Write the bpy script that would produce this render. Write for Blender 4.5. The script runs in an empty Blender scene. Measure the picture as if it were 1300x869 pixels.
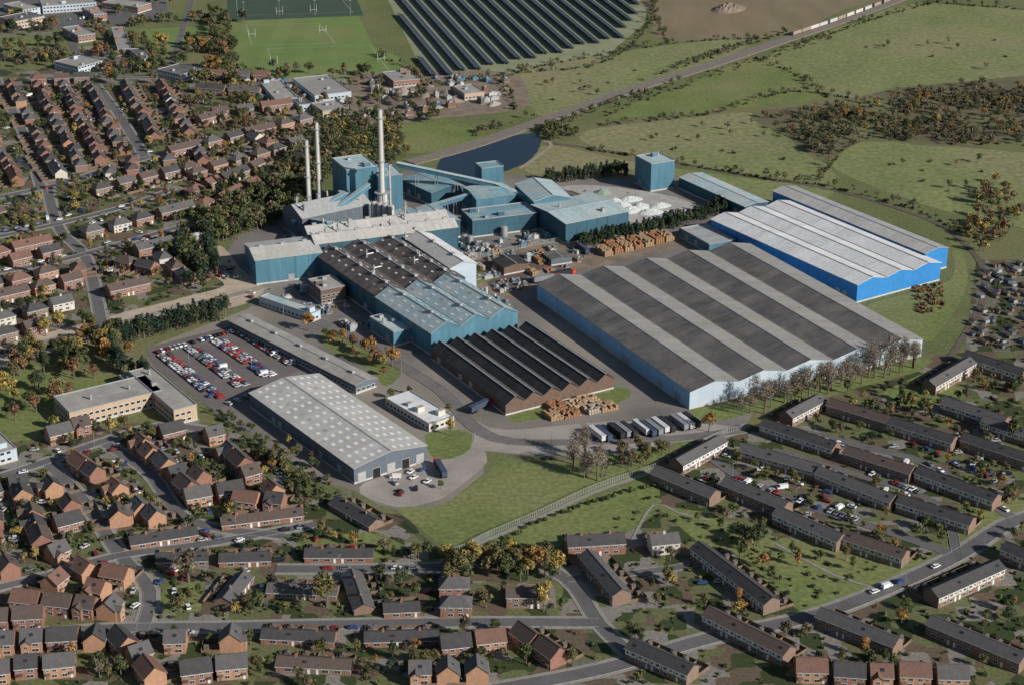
import bpy, math, random
import numpy as np
from mathutils import Vector
R=random.Random(11)
TH=math.radians(22.23); FL=2300.0; HC=380.0
cT,sT=math.cos(TH),math.sin(TH)
# back-projection through the estimated camera: image pixels -> ground plan metres (plane z=h)
def G(px,py,h=0.0):
    a=TH+math.atan((py-390)/FL); d=HC-h
    Y=d/math.tan(a); zc=Y*cT+d*sT
    return ((px-650)*zc/FL, Y)
sc=bpy.context.scene
COL=sc.collection
# ---------------- materials
MATS={}
def M(name,c,c2=None,s=.2,st=(1,1,1),rough=.85,metal=0,lo=.35,hi=.65,fine=.25,fs=1.5,panel=None,pv=.12,kind='noise',c3=None,attr=None):
    if name in MATS: return MATS[name]
    m=bpy.data.materials.new(name); m.use_nodes=True; nt=m.node_tree; N=nt.nodes; Lk=nt.links
    b=N['Principled BSDF']; b.inputs['Roughness'].default_value=rough; b.inputs['Metallic'].default_value=metal
    b.inputs['Specular IOR Level'].default_value=.25 if rough>.5 else .5
    tc=N.new('ShaderNodeTexCoord'); mp=N.new('ShaderNodeMapping'); mp.inputs['Scale'].default_value=st
    Lk.new(tc.outputs['Object'],mp.inputs['Vector'])
    def mr(src,a,bb,x,y):
        q=N.new('ShaderNodeMapRange'); q.inputs[1].default_value=a;q.inputs[2].default_value=bb;q.inputs[3].default_value=x;q.inputs[4].default_value=y
        Lk.new(src,q.inputs[0]); return q.outputs[0]
    def mix(f,a,bb):
        q=N.new('ShaderNodeMix'); q.data_type='RGBA'
        Lk.new(f,q.inputs['Factor'])
        for k,vv in ((6,a),(7,bb)):
            if isinstance(vv,tuple): q.inputs[k].default_value=(*vv,1)
            else: Lk.new(vv,q.inputs[k])
        return q.outputs[2]
    if attr:
        at=N.new('ShaderNodeAttribute'); at.attribute_name=attr; col=at.outputs['Color']
    else:
        n1=N.new('ShaderNodeTexNoise'); n1.inputs['Scale'].default_value=s; n1.inputs['Detail'].default_value=7; n1.inputs['Roughness'].default_value=.6
        Lk.new(mp.outputs[0],n1.inputs['Vector'])
        if c2 is None: c2=tuple(x*.8 for x in c)
        col=mix(mr(n1.outputs['Fac'],lo,hi,0,1),c,c2)
        if kind=='garden':
            vo=N.new('ShaderNodeTexVoronoi'); vo.distance='CHEBYCHEV'; vo.inputs['Scale'].default_value=.11; Lk.new(mp.outputs[0],vo.inputs['Vector'])
            sp=N.new('ShaderNodeSeparateColor'); Lk.new(vo.outputs['Color'],sp.inputs[0])
            col=mix(mr(sp.outputs[0],.62,.64,0,1),col,(.22,.20,.175))
            col=mix(mr(sp.outputs[1],.72,.74,0,1),col,(.13,.095,.065))
            col=mix(mr(sp.outputs[2],.72,.74,0,1),col,(.045,.06,.022))
        if c3:
            n3=N.new('ShaderNodeTexNoise'); n3.inputs['Scale'].default_value=s*.22; n3.inputs['Detail'].default_value=4
            Lk.new(tc.outputs['Object'],n3.inputs['Vector'])
            col=mix(mr(n3.outputs['Fac'],.45,.62,0,1),col,c3)
    def mul(col,f):
        q=N.new('ShaderNodeVectorMath'); q.operation='SCALE'; Lk.new(col,q.inputs[0]); Lk.new(f,q.inputs['Scale']); return q.outputs[0]
    if fine:
        n2=N.new('ShaderNodeTexNoise'); n2.inputs['Scale'].default_value=fs; n2.inputs['Detail'].default_value=5
        Lk.new(tc.outputs['Object'],n2.inputs['Vector'])
        col=mul(col,mr(n2.outputs['Fac'],.3,.7,1-fine,1+fine))
    if panel:
        sn=N.new('ShaderNodeVectorMath'); sn.operation='SNAP'; sn.inputs[1].default_value=(panel[0],panel[1],500)
        Lk.new(tc.outputs['Object'],sn.inputs[0]); wn=N.new('ShaderNodeTexWhiteNoise'); Lk.new(sn.outputs[0],wn.inputs['Vector'])
        col=mul(col,mr(wn.outputs['Value'],0,1,1-pv,1+pv))
    Lk.new(col,b.inputs['Base Color'])
    MATS[name]=m; return m
grass=M('grass',(.155,.17,.068),(.115,.135,.052),s=.03,fine=.25,fs=.5,c3=(.18,.17,.082))
lawn=M('lawn',(.17,.205,.066),(.13,.16,.054),s=.06,fine=.27,fs=.45,c3=(.195,.205,.082))
pasture=M('pasture',(.215,.232,.095),(.165,.19,.075),s=.03,st=(1,.5,1),fine=.27,fs=.25,c3=(.24,.225,.12))
pitchg=M('sports_grass',(.16,.225,.068),(.135,.195,.06),s=.05,fine=.15,panel=(14,2000),pv=.05,c3=(.19,.22,.082))
astro=M('astro_turf',(.06,.09,.062),(.05,.08,.056),s=.05,fine=.08)
rough_=M('scrub_ground',(.12,.11,.06),(.15,.13,.08),s=.08,fine=.3,c3=(.16,.165,.075))
brownf=M('stubble_field',(.24,.19,.115),(.19,.155,.09),s=.04,fine=.15,st=(1,.3,1))
soil=M('bare_soil',(.27,.215,.16),(.17,.13,.10),s=.1,fine=.25)
garden=M('gardens',(.13,.15,.06),(.13,.125,.065),s=.12,kind='garden',fine=.3,fs=.8)
asphalt=M('asphalt',(.145,.138,.138),(.115,.11,.11),s=.08,fine=.15,panel=(23,31),pv=.08)
concrete=M('concrete_yard',(.38,.34,.30),(.28,.25,.225),s=.05,fine=.18,panel=(9,13),pv=.07)
yardm=M('yard_surface',(.21,.19,.175),(.135,.125,.118),s=.04,fine=.25,c3=(.28,.245,.205))
carpk=M('car_park_asphalt',(.17,.15,.14),(.14,.125,.12),s=.06,fine=.12)
pavem=M('pavement',(.30,.28,.25),s=.3,fine=.15)
kerbm=M('kerbstone',(.33,.32,.3),s=.5)
white=M('white_paint',(.75,.75,.73),s=.8,fine=.05)
linem=M('road_marking_paint',(.6,.6,.58),s=.8,fine=.2)
sandy=M('sandy_roadworks',(.52,.42,.32),(.40,.32,.25),s=.12,fine=.2)
ballast=M('ballast',(.25,.215,.185),(.18,.155,.135),s=.5,fine=.25)
steel=M('rail_steel',(.3,.26,.23),rough=.4,metal=.8)
water=M('water',(.006,.014,.026),(.01,.02,.034),rough=.1,fine=.1)
foli=M('foliage',(0,0,0),attr='Col',fine=.2,fs=2.0,rough=.9)
glass=M('window_glass',(.03,.035,.045),rough=.12,fine=.1)
dark=M('dark_opening',(.02,.02,.022),fine=.1)
metal=M('galvanised_steel',(.42,.43,.44),rough=.45,metal=.3,fine=.1)
conc=M('concrete',(.54,.52,.49),(.44,.42,.39),s=.15,st=(1,1,.3),fine=.12)
wood=M('timber_fence',(.21,.15,.10),(.15,.11,.075),s=.6)
def RM(n,c,c2,**k): return M(n,c,c2,**{**dict(s=.35,st=(.12,1,1),rough=.6,fine=.12,fs=.6,panel=(3000,6.2),pv=.07),**k})
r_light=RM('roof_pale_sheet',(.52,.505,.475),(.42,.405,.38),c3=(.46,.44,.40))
r_lit=RM('roof_weathered_sunlit_sheet',(.34,.325,.305),(.27,.26,.24),c3=(.30,.28,.25))  # sunlit tone put into the colour for the grey warehouse's sun-side slopes
r_dark=RM('roof_weathered_shaded_sheet',(.145,.135,.125),(.10,.094,.089),pv=.13,c3=(.165,.15,.135))  # shade put into the colour for grey warehouse slopes; plain dark sheet elsewhere
r_mid=RM('roof_grey_sheet',(.40,.40,.395),(.33,.33,.325),pv=.05)
r_white=RM('roof_white_sheet',(.74,.74,.74),(.62,.62,.62),c3=(.66,.65,.63))
r_brown=RM('roof_rusty_asbestos',(.15,.12,.108),(.09,.078,.072),pv=.25,panel=(8,3.1))
r_teal=RM('roof_teal_sheet',(.20,.33,.375),(.15,.265,.32),pv=.13,c3=(.28,.36,.37))
r_teal2=RM('roof_pale_teal_sheet',(.42,.52,.53),(.33,.43,.45),c3=(.46,.50,.48))
r_black=RM('roof_bitumen',(.055,.05,.049),(.032,.031,.032),pv=.2)
r_sootb=RM('roof_sooty_sheet',(.11,.095,.088),(.065,.06,.057),pv=.25,panel=(8,3.1))
r_flat=M('roof_flat_felt',(.38,.355,.32),(.29,.27,.245),s=.15,fine=.12,panel=(7,9),pv=.08)
skyl=M('rooflight_plastic',(.85,.85,.85),(.76,.76,.76),s=2,rough=.4,fine=.05)
w_blue=M('wall_bright_blue',(.03,.23,.56),(.03,.19,.48),s=.3,rough=.5,fine=.05,panel=(6,6),pv=.05)
w_lblue=M('wall_light_blue',(.22,.42,.64),(.27,.46,.64),s=.2,rough=.55,fine=.08,panel=(6,6),pv=.05)
w_pale=M('wall_pale_blue',(.40,.49,.58),(.47,.53,.59),s=.2,rough=.6,fine=.08,panel=(5,5),pv=.06)
w_teal=M('wall_teal',(.09,.21,.275),(.07,.17,.23),s=.3,st=(1,1,.2),rough=.55,fine=.1,panel=(5,5),pv=.1)
w_dteal=M('wall_dark_teal',(.05,.12,.165),(.04,.095,.13),s=.3,rough=.6,fine=.1,panel=(5,5),pv=.12)
w_grey=M('wall_slate_grey',(.13,.155,.185),(.105,.125,.15),s=.3,rough=.55,fine=.1)
w_brick=M('wall_brown_brick',(.17,.11,.085),(.12,.085,.065),s=.5,fine=.15)
w_beige=M('wall_buff_brick',(.50,.38,.26),(.42,.31,.22),s=.5,fine=.1)
h_or=M('brick_orange',(.44,.25,.155),(.35,.20,.125),s=.6,fine=.12)
h_rd=M('brick_red',(.30,.155,.11),(.23,.12,.09),s=.6,fine=.12)
h_br=M('brick_brown',(.25,.17,.13),(.20,.135,.105),s=.6,fine=.12)
h_wh=M('render_cream',(.60,.56,.48),(.5,.47,.41),s=.5,fine=.06)
t_rd=M('tiles_terracotta',(.20,.11,.083),(.15,.088,.07),s=.7,fine=.2,fs=3)
t_br=M('tiles_brown',(.12,.088,.075),(.09,.07,.062),s=.7,fine=.2,fs=3)
t_gr=M('tiles_grey',(.095,.09,.092),(.12,.113,.112),s=.5,fine=.2,fs=3)
t_dk=M('tiles_dark_slate',(.055,.053,.056),(.075,.07,.07),s=.5,fine=.2,fs=3)
solarm=M('solar_cells',(.012,.02,.045),(.015,.025,.05),rough=.3,fine=.05)
# ---------------- mesh builder
class MB:
    def __init__(s): s.v=[];s.f=[];s.m=[];s.mats=[]
    def mi(s,m):
        if m not in s.mats: s.mats.append(m)
        return s.mats.index(m)
    def face(s,pts,m):
        i=len(s.v); s.v+=[tuple(p) for p in pts]; s.f.append(tuple(range(i,i+len(pts)))); s.m.append(s.mi(m))
    def box(s,x0,x1,y0,y1,z0,z1,m,top=None):
        P=lambda i,j,k:((x0,x1)[i],(y0,y1)[j],(z0,z1)[k])
        s.face([P(0,0,0),P(1,0,0),P(1,0,1),P(0,0,1)],m); s.face([P(1,0,0),P(1,1,0),P(1,1,1),P(1,0,1)],m)
        s.face([P(1,1,0),P(0,1,0),P(0,1,1),P(1,1,1)],m); s.face([P(0,1,0),P(0,0,0),P(0,0,1),P(0,1,1)],m)
        s.face([P(0,0,1),P(1,0,1),P(1,1,1),P(0,1,1)],top or m); s.face([P(0,0,0),P(0,1,0),P(1,1,0),P(1,0,0)],m)
    def slab(s,a,b,c,d,t,m):
        lo=[(p[0],p[1],p[2]-t) for p in (a,b,c,d)]; hi=[a,b,c,d]
        s.face(hi,m); s.face(lo[::-1],m)
        for i in range(4): j=(i+1)%4; s.face([lo[i],lo[j],hi[j],hi[i]],m)
    def cyl(s,cx,cy,z0,z1,r0,r1,m,n=12,top=True):
        A=[(cx+math.cos(2*math.pi*i/n)*r0,cy+math.sin(2*math.pi*i/n)*r0,z0) for i in range(n)]
        B=[(cx+math.cos(2*math.pi*i/n)*r1,cy+math.sin(2*math.pi*i/n)*r1,z1) for i in range(n)]
        for i in range(n): j=(i+1)%n; s.face([A[i],A[j],B[j],B[i]],m)
        if top: s.face(B,m)
    def hcyl(s,x0,x1,cy,cz,r,m,n=8):
        A=[(x0,cy+math.cos(2*math.pi*i/n)*r,cz+math.sin(2*math.pi*i/n)*r) for i in range(n)]
        B=[(x1,p[1],p[2]) for p in A]
        for i in range(n): j=(i+1)%n; s.face([A[i],A[j],B[j],B[i]],m)
        s.face(A,m); s.face(B,m)
    def beam(s,a,b,w,m,h=None):
        h=h or w; d=np.array(b)-np.array(a); L=np.linalg.norm(d); d=d/L
        up=np.array((0,0,1.)) if abs(d[2])<.9 else np.array((1.,0,0)); x=np.cross(d,up); x/=np.linalg.norm(x); z=np.cross(x,d)
        A=[np.array(a)+x*i*w/2+z*k*h/2 for i,k in((-1,-1),(1,-1),(1,1),(-1,1))]; B=[p+d*L for p in A]
        for i in range(4): j=(i+1)%4; s.face([A[i],A[j],B[j],B[i]],m)
        s.face(A,m); s.face(B,m)
    def mesh(s,name):
        me=bpy.data.meshes.new(name); me.from_pydata(s.v,[],s.f)
        for m in s.mats: me.materials.append(m)
        me.polygons.foreach_set('material_index',s.m); me.update(); return me
    def obj(s,name,loc=(0,0,0),rot=0): return put(s.mesh(name),name,loc,rot)
def put(me,name,loc=(0,0,0),rot=0,scale=1):
    o=bpy.data.objects.new(name,me); o.location=(loc[0],loc[1],loc[2] if len(loc)>2 else 0); o.rotation_euler=(0,0,rot)
    o.scale=scale if isinstance(scale,tuple) else (scale,)*3
    COL.objects.link(o); return o
OCC=set()
def mark(x,y,r=2):
    for i in range(int((x-r)//2),int((x+r)//2)+1):
        for j in range(int((y-r)//2),int((y+r)//2)+1): OCC.add((i,j))
def free(x,y): return (int(x//2),int(y//2)) not in OCC
def smooth(P,step=4,closed=False):
    out=[];n=len(P)
    for i in range(n if closed else n-1):
        if closed: p0,p1,p2,p3=P[(i-1)%n],P[i],P[(i+1)%n],P[(i+2)%n]
        else: p0,p1,p2,p3=P[max(i-1,0)],P[i],P[i+1],P[min(i+2,n-1)]
        k=max(2,int(math.hypot(p2[0]-p1[0],p2[1]-p1[1])/step))
        for q in range(k):
            t=q/k;a=[]
            for c in (0,1): a.append(.5*(2*p1[c]+(p2[c]-p0[c])*t+(2*p0[c]-5*p1[c]+4*p2[c]-p3[c])*t*t+(3*p1[c]-p0[c]-3*p2[c]+p3[c])*t**3))
            out.append(tuple(a))
    if not closed: out.append(tuple(P[-1]))
    return out
def W(pts): return [G(*p) for p in pts]
ZZ=[0]
def sheet(name,pts,z,mat,sm=False,jit=0):
    P=W(pts); ZZ[0]+=1
    if sm: P=smooth(P,6,True); P=[(x+R.uniform(-.5,.5),y+R.uniform(-.5,.5)) for x,y in P]
    z=z*.5+ZZ[0]*.0011
    b=MB(); b.face([(x,y,z) for x,y in P],mat); return b.obj(name)
def offs(P,d):
    out=[]
    for i,p in enumerate(P):
        a=P[max(i-1,0)];c=P[min(i+1,len(P)-1)];dx,dy=c[0]-a[0],c[1]-a[1];L=math.hypot(dx,dy) or 1
        out.append((p[0]+dy/L*d,p[1]-dx/L*d))
    return out
def strip(b,P,d0,d1,z,mat):
    A,B=offs(P,d0),offs(P,d1)
    for i in range(len(P)-1): b.face([(*A[i],z),(*A[i+1],z),(*B[i+1],z),(*B[i],z)],mat)
def ribbox(b,P,d0,d1,z0,z1,mat):
    A,B=offs(P,d0),offs(P,d1)
    for i in range(len(P)-1):
        b.face([(*A[i],z1),(*A[i+1],z1),(*B[i+1],z1),(*B[i],z1)],mat)
        b.face([(*A[i],z0),(*A[i+1],z0),(*A[i+1],z1),(*A[i],z1)],mat); b.face([(*B[i],z0),(*B[i+1],z0),(*B[i+1],z1),(*B[i],z1)],mat)
RZ=[0]
def road(name,pts,w=6,pave=True,mat=None,dash=False,kerb=True):
    P=smooth(W(pts),8); b=MB(); RZ[0]+=1; z=.18+RZ[0]*.0013
    if pave: strip(b,P,-(w/2+1.8),w/2+1.8,.14+RZ[0]*.0004,pavem)
    strip(b,P,-w/2,w/2,z,mat or asphalt)
    if kerb:
        ribbox(b,P,-w/2-.16,-w/2,.1,z+.11,kerbm); ribbox(b,P,w/2,w/2+.16,.1,z+.11,kerbm)
    if dash:
        Q=smooth(W(pts),3)
        for i in range(0,len(Q)-2,3): strip(b,Q[i:i+2],-.1,.1,z+.008,linem)
    for p in P: mark(p[0],p[1],w/2+1.5)
    return b.obj(name)
def inpoly(x,y,P):
    c=False;j=len(P)-1
    for i in range(len(P)):
        if (P[i][1]>y)!=(P[j][1]>y) and x<(P[j][0]-P[i][0])*(y-P[i][1])/(P[j][1]-P[i][1])+P[i][0]: c=not c
        j=i
    return c
def markpoly(pts,gr=0):
    P=W(pts);xs=[p[0] for p in P];ys=[p[1] for p in P]
    for x in np.arange(min(xs),max(xs),2):
        for y in np.arange(min(ys),max(ys),2):
            if inpoly(x,y,P): mark(x,y,1)
def inside(pts,n,chk=True,tries=30):
    P=W(pts);xs=[p[0] for p in P];ys=[p[1] for p in P];out=[]
    for _ in range(n*tries):
        if len(out)>=n: break
        x=R.uniform(min(xs),max(xs));y=R.uniform(min(ys),max(ys))
        if inpoly(x,y,P) and (not chk or free(x,y)): out.append((x,y))
    return out
def along(pts,step,jit=1.0,chk=False):
    P=smooth(W(pts),step); return [(x+R.uniform(-jit,jit),y+R.uniform(-jit,jit)) for x,y in P if (not chk or free(x,y))]
# ---------------- ground
b=MB(); b.face([(-9000,-3000,0),(9000,-3000,0),(9000,16000,0),(-9000,16000,0)],grass); b.obj('ground')
sheet('garden_ground',[(-60,90),(120,85),(250,105),(400,110),(430,150),(380,230),(250,290),(255,330),(300,372),(120,412),(-80,450)],.02,garden)
sheet('garden_ground',[(-150,560),(60,545),(250,530),(330,560),(420,640),(520,655),(570,700),(620,690),(700,720),(720,870),(720,900),(-200,900)],.02,garden)
sheet('garden_ground',[(720,700),(830,600),(940,545),(1010,520),(1190,450),(1420,430),(1500,900),(700,900)],.024,garden)
sheet('sports_field',[(288,24),(455,20),(475,60),(512,75),(508,104),(340,105),(300,85)],.03,pitchg)
sheet('astro_pitch',[(285,-30),(440,-30),(462,20),(290,27)],.05,astro)
sheet('playing_field',[(170,38),(262,33),(272,58),(190,68)],.03,pitchg); sheet('playing_field',[(8,50),(60,45),(62,68),(10,78)],.03,lawn)
sheet('school_yard',[(-40,-10),(130,-15),(210,-5),(215,22),(140,34),(70,38),(-40,42)],.03,asphalt); sheet('school_yard',[(100,60),(170,55),(185,80),(150,95),(90,88)],.03,yardm)
sheet('depot_yard',[(300,100),(440,100),(470,130),(430,150),(340,145)],.03,yardm)
sheet('solar_field_ground',[(478,-30),(830,-30),(818,30),(760,80),(545,108)],.03,M('solar_grass',(.28,.29,.18),(.215,.23,.13),s=.06))
sheet('stubble_field',[(835,-30),(1150,-30),(1060,18),(990,45),(850,52),(828,25)],.03,brownf,True)
sheet('pasture_field',[(640,95),(700,80),(870,55),(960,52),(900,80),(800,112),(700,148),(672,135),(640,118)],.03,pasture,True)
sheet('pasture_field',[(980,70),(1080,30),(1180,5),(1420,30),(1420,110),(1160,110),(1080,125),(1010,95)],.03,pasture,True)
sheet('pasture_field',[(770,145),(880,105),(960,75),(1040,105),(1040,125),(920,140),(800,150)],.03,lawn,True)
sheet('pasture_field',[(750,165),(880,150),(960,145),(1030,190),(1060,232),(980,225),(850,205),(750,185)],.03,pasture,True)
sheet('pasture_field',[(1065,190),(1130,180),(1400,195),(1400,300),(1280,285),(1180,262),(1060,215)],.03,pasture,True)
sheet('meadow',[(500,150),(560,150),(620,175),(560,192),(505,190)],.03,lawn,True)
sheet('meadow',[(670,200),(700,185),(800,205),(960,228),(1060,240),(1000,262),(880,232),(800,215),(680,222)],.035,pasture,True)
sheet('scrub_ground',[(955,145),(1060,130),(1180,108),(1450,95),(1450,192),(1200,186),(1100,180),(1045,205),(1000,175)],.04,rough_,True)
sheet('rough_ground',[(460,95),(640,92),(672,130),(640,142),(560,150),(450,160),(440,120)],.04,soil,True)
sheet('park_lawn',[(-60,470),(60,462),(110,470),(150,470),(130,495),(80,500),(90,545),(-60,560)],.03,lawn,True)
sheet('factory_yard',[(290,318),(300,300),(420,255),(520,215),(700,225),(800,228),(870,225),(960,255),(1010,262),(1000,300),(880,320),(900,400),(875,522),(960,515),(945,545),(830,572),(740,580),(655,577),(612,570),(615,600),(565,640),(510,648),(480,640),(450,622),(400,608),(262,515),(186,458),(195,438),(315,392),(330,380),(260,345)],.05,yardm)
sheet('bright_embankment',[(1204,300),(1225,330),(1225,370),(1190,425),(1165,430),(1100,390),(1205,356)],.055,lawn,True)
sheet('car_park_surface',[(186,441),(300,412),(318,416),(385,465),(325,500),(275,518),(225,490),(190,458)],.075,carpk)
sheet('concrete_apron',[(550,515),(600,530),(640,545),(760,535),(860,535),(940,545),(830,568),(740,576),(655,575),(605,568),(600,545)],.07,concrete,True)
sheet('concrete_apron',[(455,618),(545,585),(600,560),(618,585),(590,612),(560,632),(505,643)],.075,concrete,True)
sheet('stock_yard',[(600,330),(690,310),(770,318),(860,300),(870,312),(700,355),(640,385),(590,345)],.06,soil,True)
sheet('cinder_patch',[(600,335),(650,322),(700,325),(720,340),(680,358),(640,372),(610,352)],.065,M('cinder_ground',(.10,.078,.065),(.15,.115,.095),s=.2,fine=.3),True)
sheet('cullet_yard',[(690,245),(740,235),(830,245),(880,262),(830,290),(790,285),(740,260)],.065,M('pale_yard',(.46,.44,.41),(.32,.30,.28),s=.1),True)
sheet('lawn_verge',[(590,545),(600,560),(590,575),(555,583),(540,560),(545,548)],.085,lawn,True)
sheet('lawn_verge',[(405,425),(440,420),(480,455),(510,470),(490,490),(470,470),(420,445)],.085,lawn,True)
sheet('lawn_verge',[(660,520),(780,490),(800,500),(780,512),(690,530),(650,535)],.085,lawn,True)
sheet('lawn_verge',[(880,520),(960,508),(1160,455),(1170,470),(1000,512),(900,535)],.085,lawn,True)
sheet('lawn_verge',[(590,350),(612,342),(625,355),(600,362)],.085,lawn,True)
sheet('green_lawn',[(505,645),(560,640),(612,605),(640,585),(720,590),(800,572),(935,548),(830,598),(700,640),(575,697),(520,660)],.06,lawn,True)
sheet('green_lawn',[(585,700),(700,648),(840,600),(835,650),(790,680),(700,695),(650,690)],.06,lawn)
sheet('green_lawn',[(830,640),(900,650),(980,680),(1180,705),(1190,715),(1020,778),(900,700)],.06,lawn)
sheet('green_lawn',[(1110,500),(1180,470),(1230,500),(1160,520)],.06,lawn)
sheet('green_lawn',[(1240,640),(1300,625),(1330,640),(1250,690),(1160,740),(1100,735),(1190,710)],.06,lawn)
sheet('green_lawn',[(370,680),(480,675),(530,700),(400,718)],.06,lawn)
sheet('green_lawn',[(210,745),(260,735),(255,775),(190,780)],.06,lawn)
sheet('allotments',[(1240,330),(1400,330),(1400,450),(1225,445)],.05,M('allotment_ground',(.12,.11,.065),(.19,.17,.14),kind='garden',s=.5,fine=.3),False)
sheet('sandy_roadworks',[(255,322),(280,312),(305,340),(335,366),(310,386),(250,400),(100,438),(-30,474),(-30,450),(100,412),(240,376),(285,362),(262,345)],.09,sandy,True)
sheet('pond_water',[(556,224),(562,200),(600,184),(640,175),(682,170),(684,190),(662,210),(625,222),(590,230)],.11,water,True)
markpoly([(545,236),(558,195),(600,182),(640,172),(686,168),(690,200),(662,226),(625,238),(590,244)])
# roads
road('main_road',[(-60,458),(100,424),(210,395),(300,374),(335,364)],6,False,mat=M('dusty_asphalt',(.34,.285,.235),(.26,.22,.19),s=.1),kerb=True)
road('works_road',[(318,385),(370,395),(440,425),(520,470),(565,500),(600,540),(650,560),(760,560),(860,556),(945,545)],7,False,mat=M('works_asphalt',(.19,.175,.165),(.14,.13,.125),s=.1))
road('road',[(-60,262),(60,238),(140,214),(220,192),(290,176),(350,160)],6.5,True,dash=True)
road('road',[(122,108),(150,145),(185,202)],5.5); road('road',[(-5,100),(30,170),(52,238)],5.5)
road('road',[(-60,355),(60,335),(170,305),(240,285)],5.5); road('road',[(-60,312),(50,290),(160,262),(220,240)],5.5)
road('road',[(60,238),(75,290),(110,330),(130,415)],5.5); road('road',[(-60,115),(100,100),(250,100)],6)
road('road',[(70,-20),(90,50),(110,100)],5,False); road('road',[(210,100),(225,60),(250,-20)],5,False); road('road',[(-40,48),(80,42),(150,40)],5,False)
road('road',[(-60,625),(60,585),(130,560),(200,540),(260,545)],5.5)
road('road',[(60,585),(110,640),(150,700),(190,750),(180,800)],5); road('road',[(130,560),(190,600),(240,660),(360,680)],5)
road('road',[(-60,760),(60,730),(150,705),(260,690),(400,665)],5); road('road',[(350,722),(450,722),(560,720)],6)
road('road',[(560,720),(590,705),(640,700),(720,735),(760,790),(800,830)],5)
road('road',[(1380,640),(1290,660),(1215,705),(1130,745),(1030,782),(900,810),(760,850),(600,880)],7)
road('road',[(1215,705),(1120,672),(1020,640),(930,600),(900,575)],5,False); road('road',[(1290,660),(1180,590),(1090,565),(1010,545)],5,False)
road('road',[(1215,705),(1190,640),(1080,600),(980,570)],4,False); road('road',[(720,735),(860,720),(930,700)],4.5,False)
road('road',[(-100,830),(100,800),(300,795),(560,790),(760,790)],6)
road('farm_track',[(1205,455),(1228,420),(1248,380),(1245,335),(1200,290),(1130,262),(1050,240),(940,222),(800,196),(700,182)],3.5,False,M('track',(.14,.115,.09)),kerb=False)
road('farm_track',[(660,215),(700,185),(690,180)],3,False,M('track2',(.36,.29,.22)),kerb=False)
road('footpath',[(800,690),(830,640),(860,650),(900,660)],1.4,False,pavem,kerb=False); road('footpath',[(985,690),(1060,730),(1110,745)],1.4,False,pavem,kerb=False)
# railway
RP=[(1230,-35),(1140,0),(1060,30),(1000,50),(900,84),(800,115),(700,150),(600,185),(520,207)]
P=smooth(W(RP),8); b=MB()
ribbox(b,P,-6.5,6.5,0,.5,ballast)
for o_ in (-3.2,-1.76,1.76,3.2): ribbox(b,P,o_-.08,o_+.08,.5,.68,steel)
b.obj('railway_track')
for p in P: mark(*p,10)
P=smooth(W(RP),15.5)
wag=[M('wagon_'+n,c,s=.8,fine=.15) for n,c in (('grey',(.50,.49,.46)),('rust',(.33,.27,.22)),('buff',(.58,.54,.48)))]
for i in range(4,22):
    a,c=P[i],P[i+1]; ang=math.atan2(c[1]-a[1],c[0]-a[0]); b=MB(); m=wag[(i*5+i//3)%3]
    b.box(-7,7,-1.4,1.4,1.3,1.6,m); b.box(-6.7,6.7,-1.3,1.3,1.6,4.2,m)
    b.box(-6.4,6.4,-1.1,1.1,4.0,4.22,M('aggregate_load',(.2,.17,.14)))
    for x in (-5,5):
        for y in (-.8,.8): b.hcyl(x-.1,x+.1,y,1,.45,steel)
        b.box(x-1.2,x+1.2,-1,1,.9,1.3,steel)
    for x in range(-6,7,3): b.box(x-.08,x+.08,-1.36,1.36,1.6,4.25,m)
    mid=offs([a,c],2.48)[0]
    b.obj('freight_wagon',(mid[0],mid[1],.2),ang)
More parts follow.
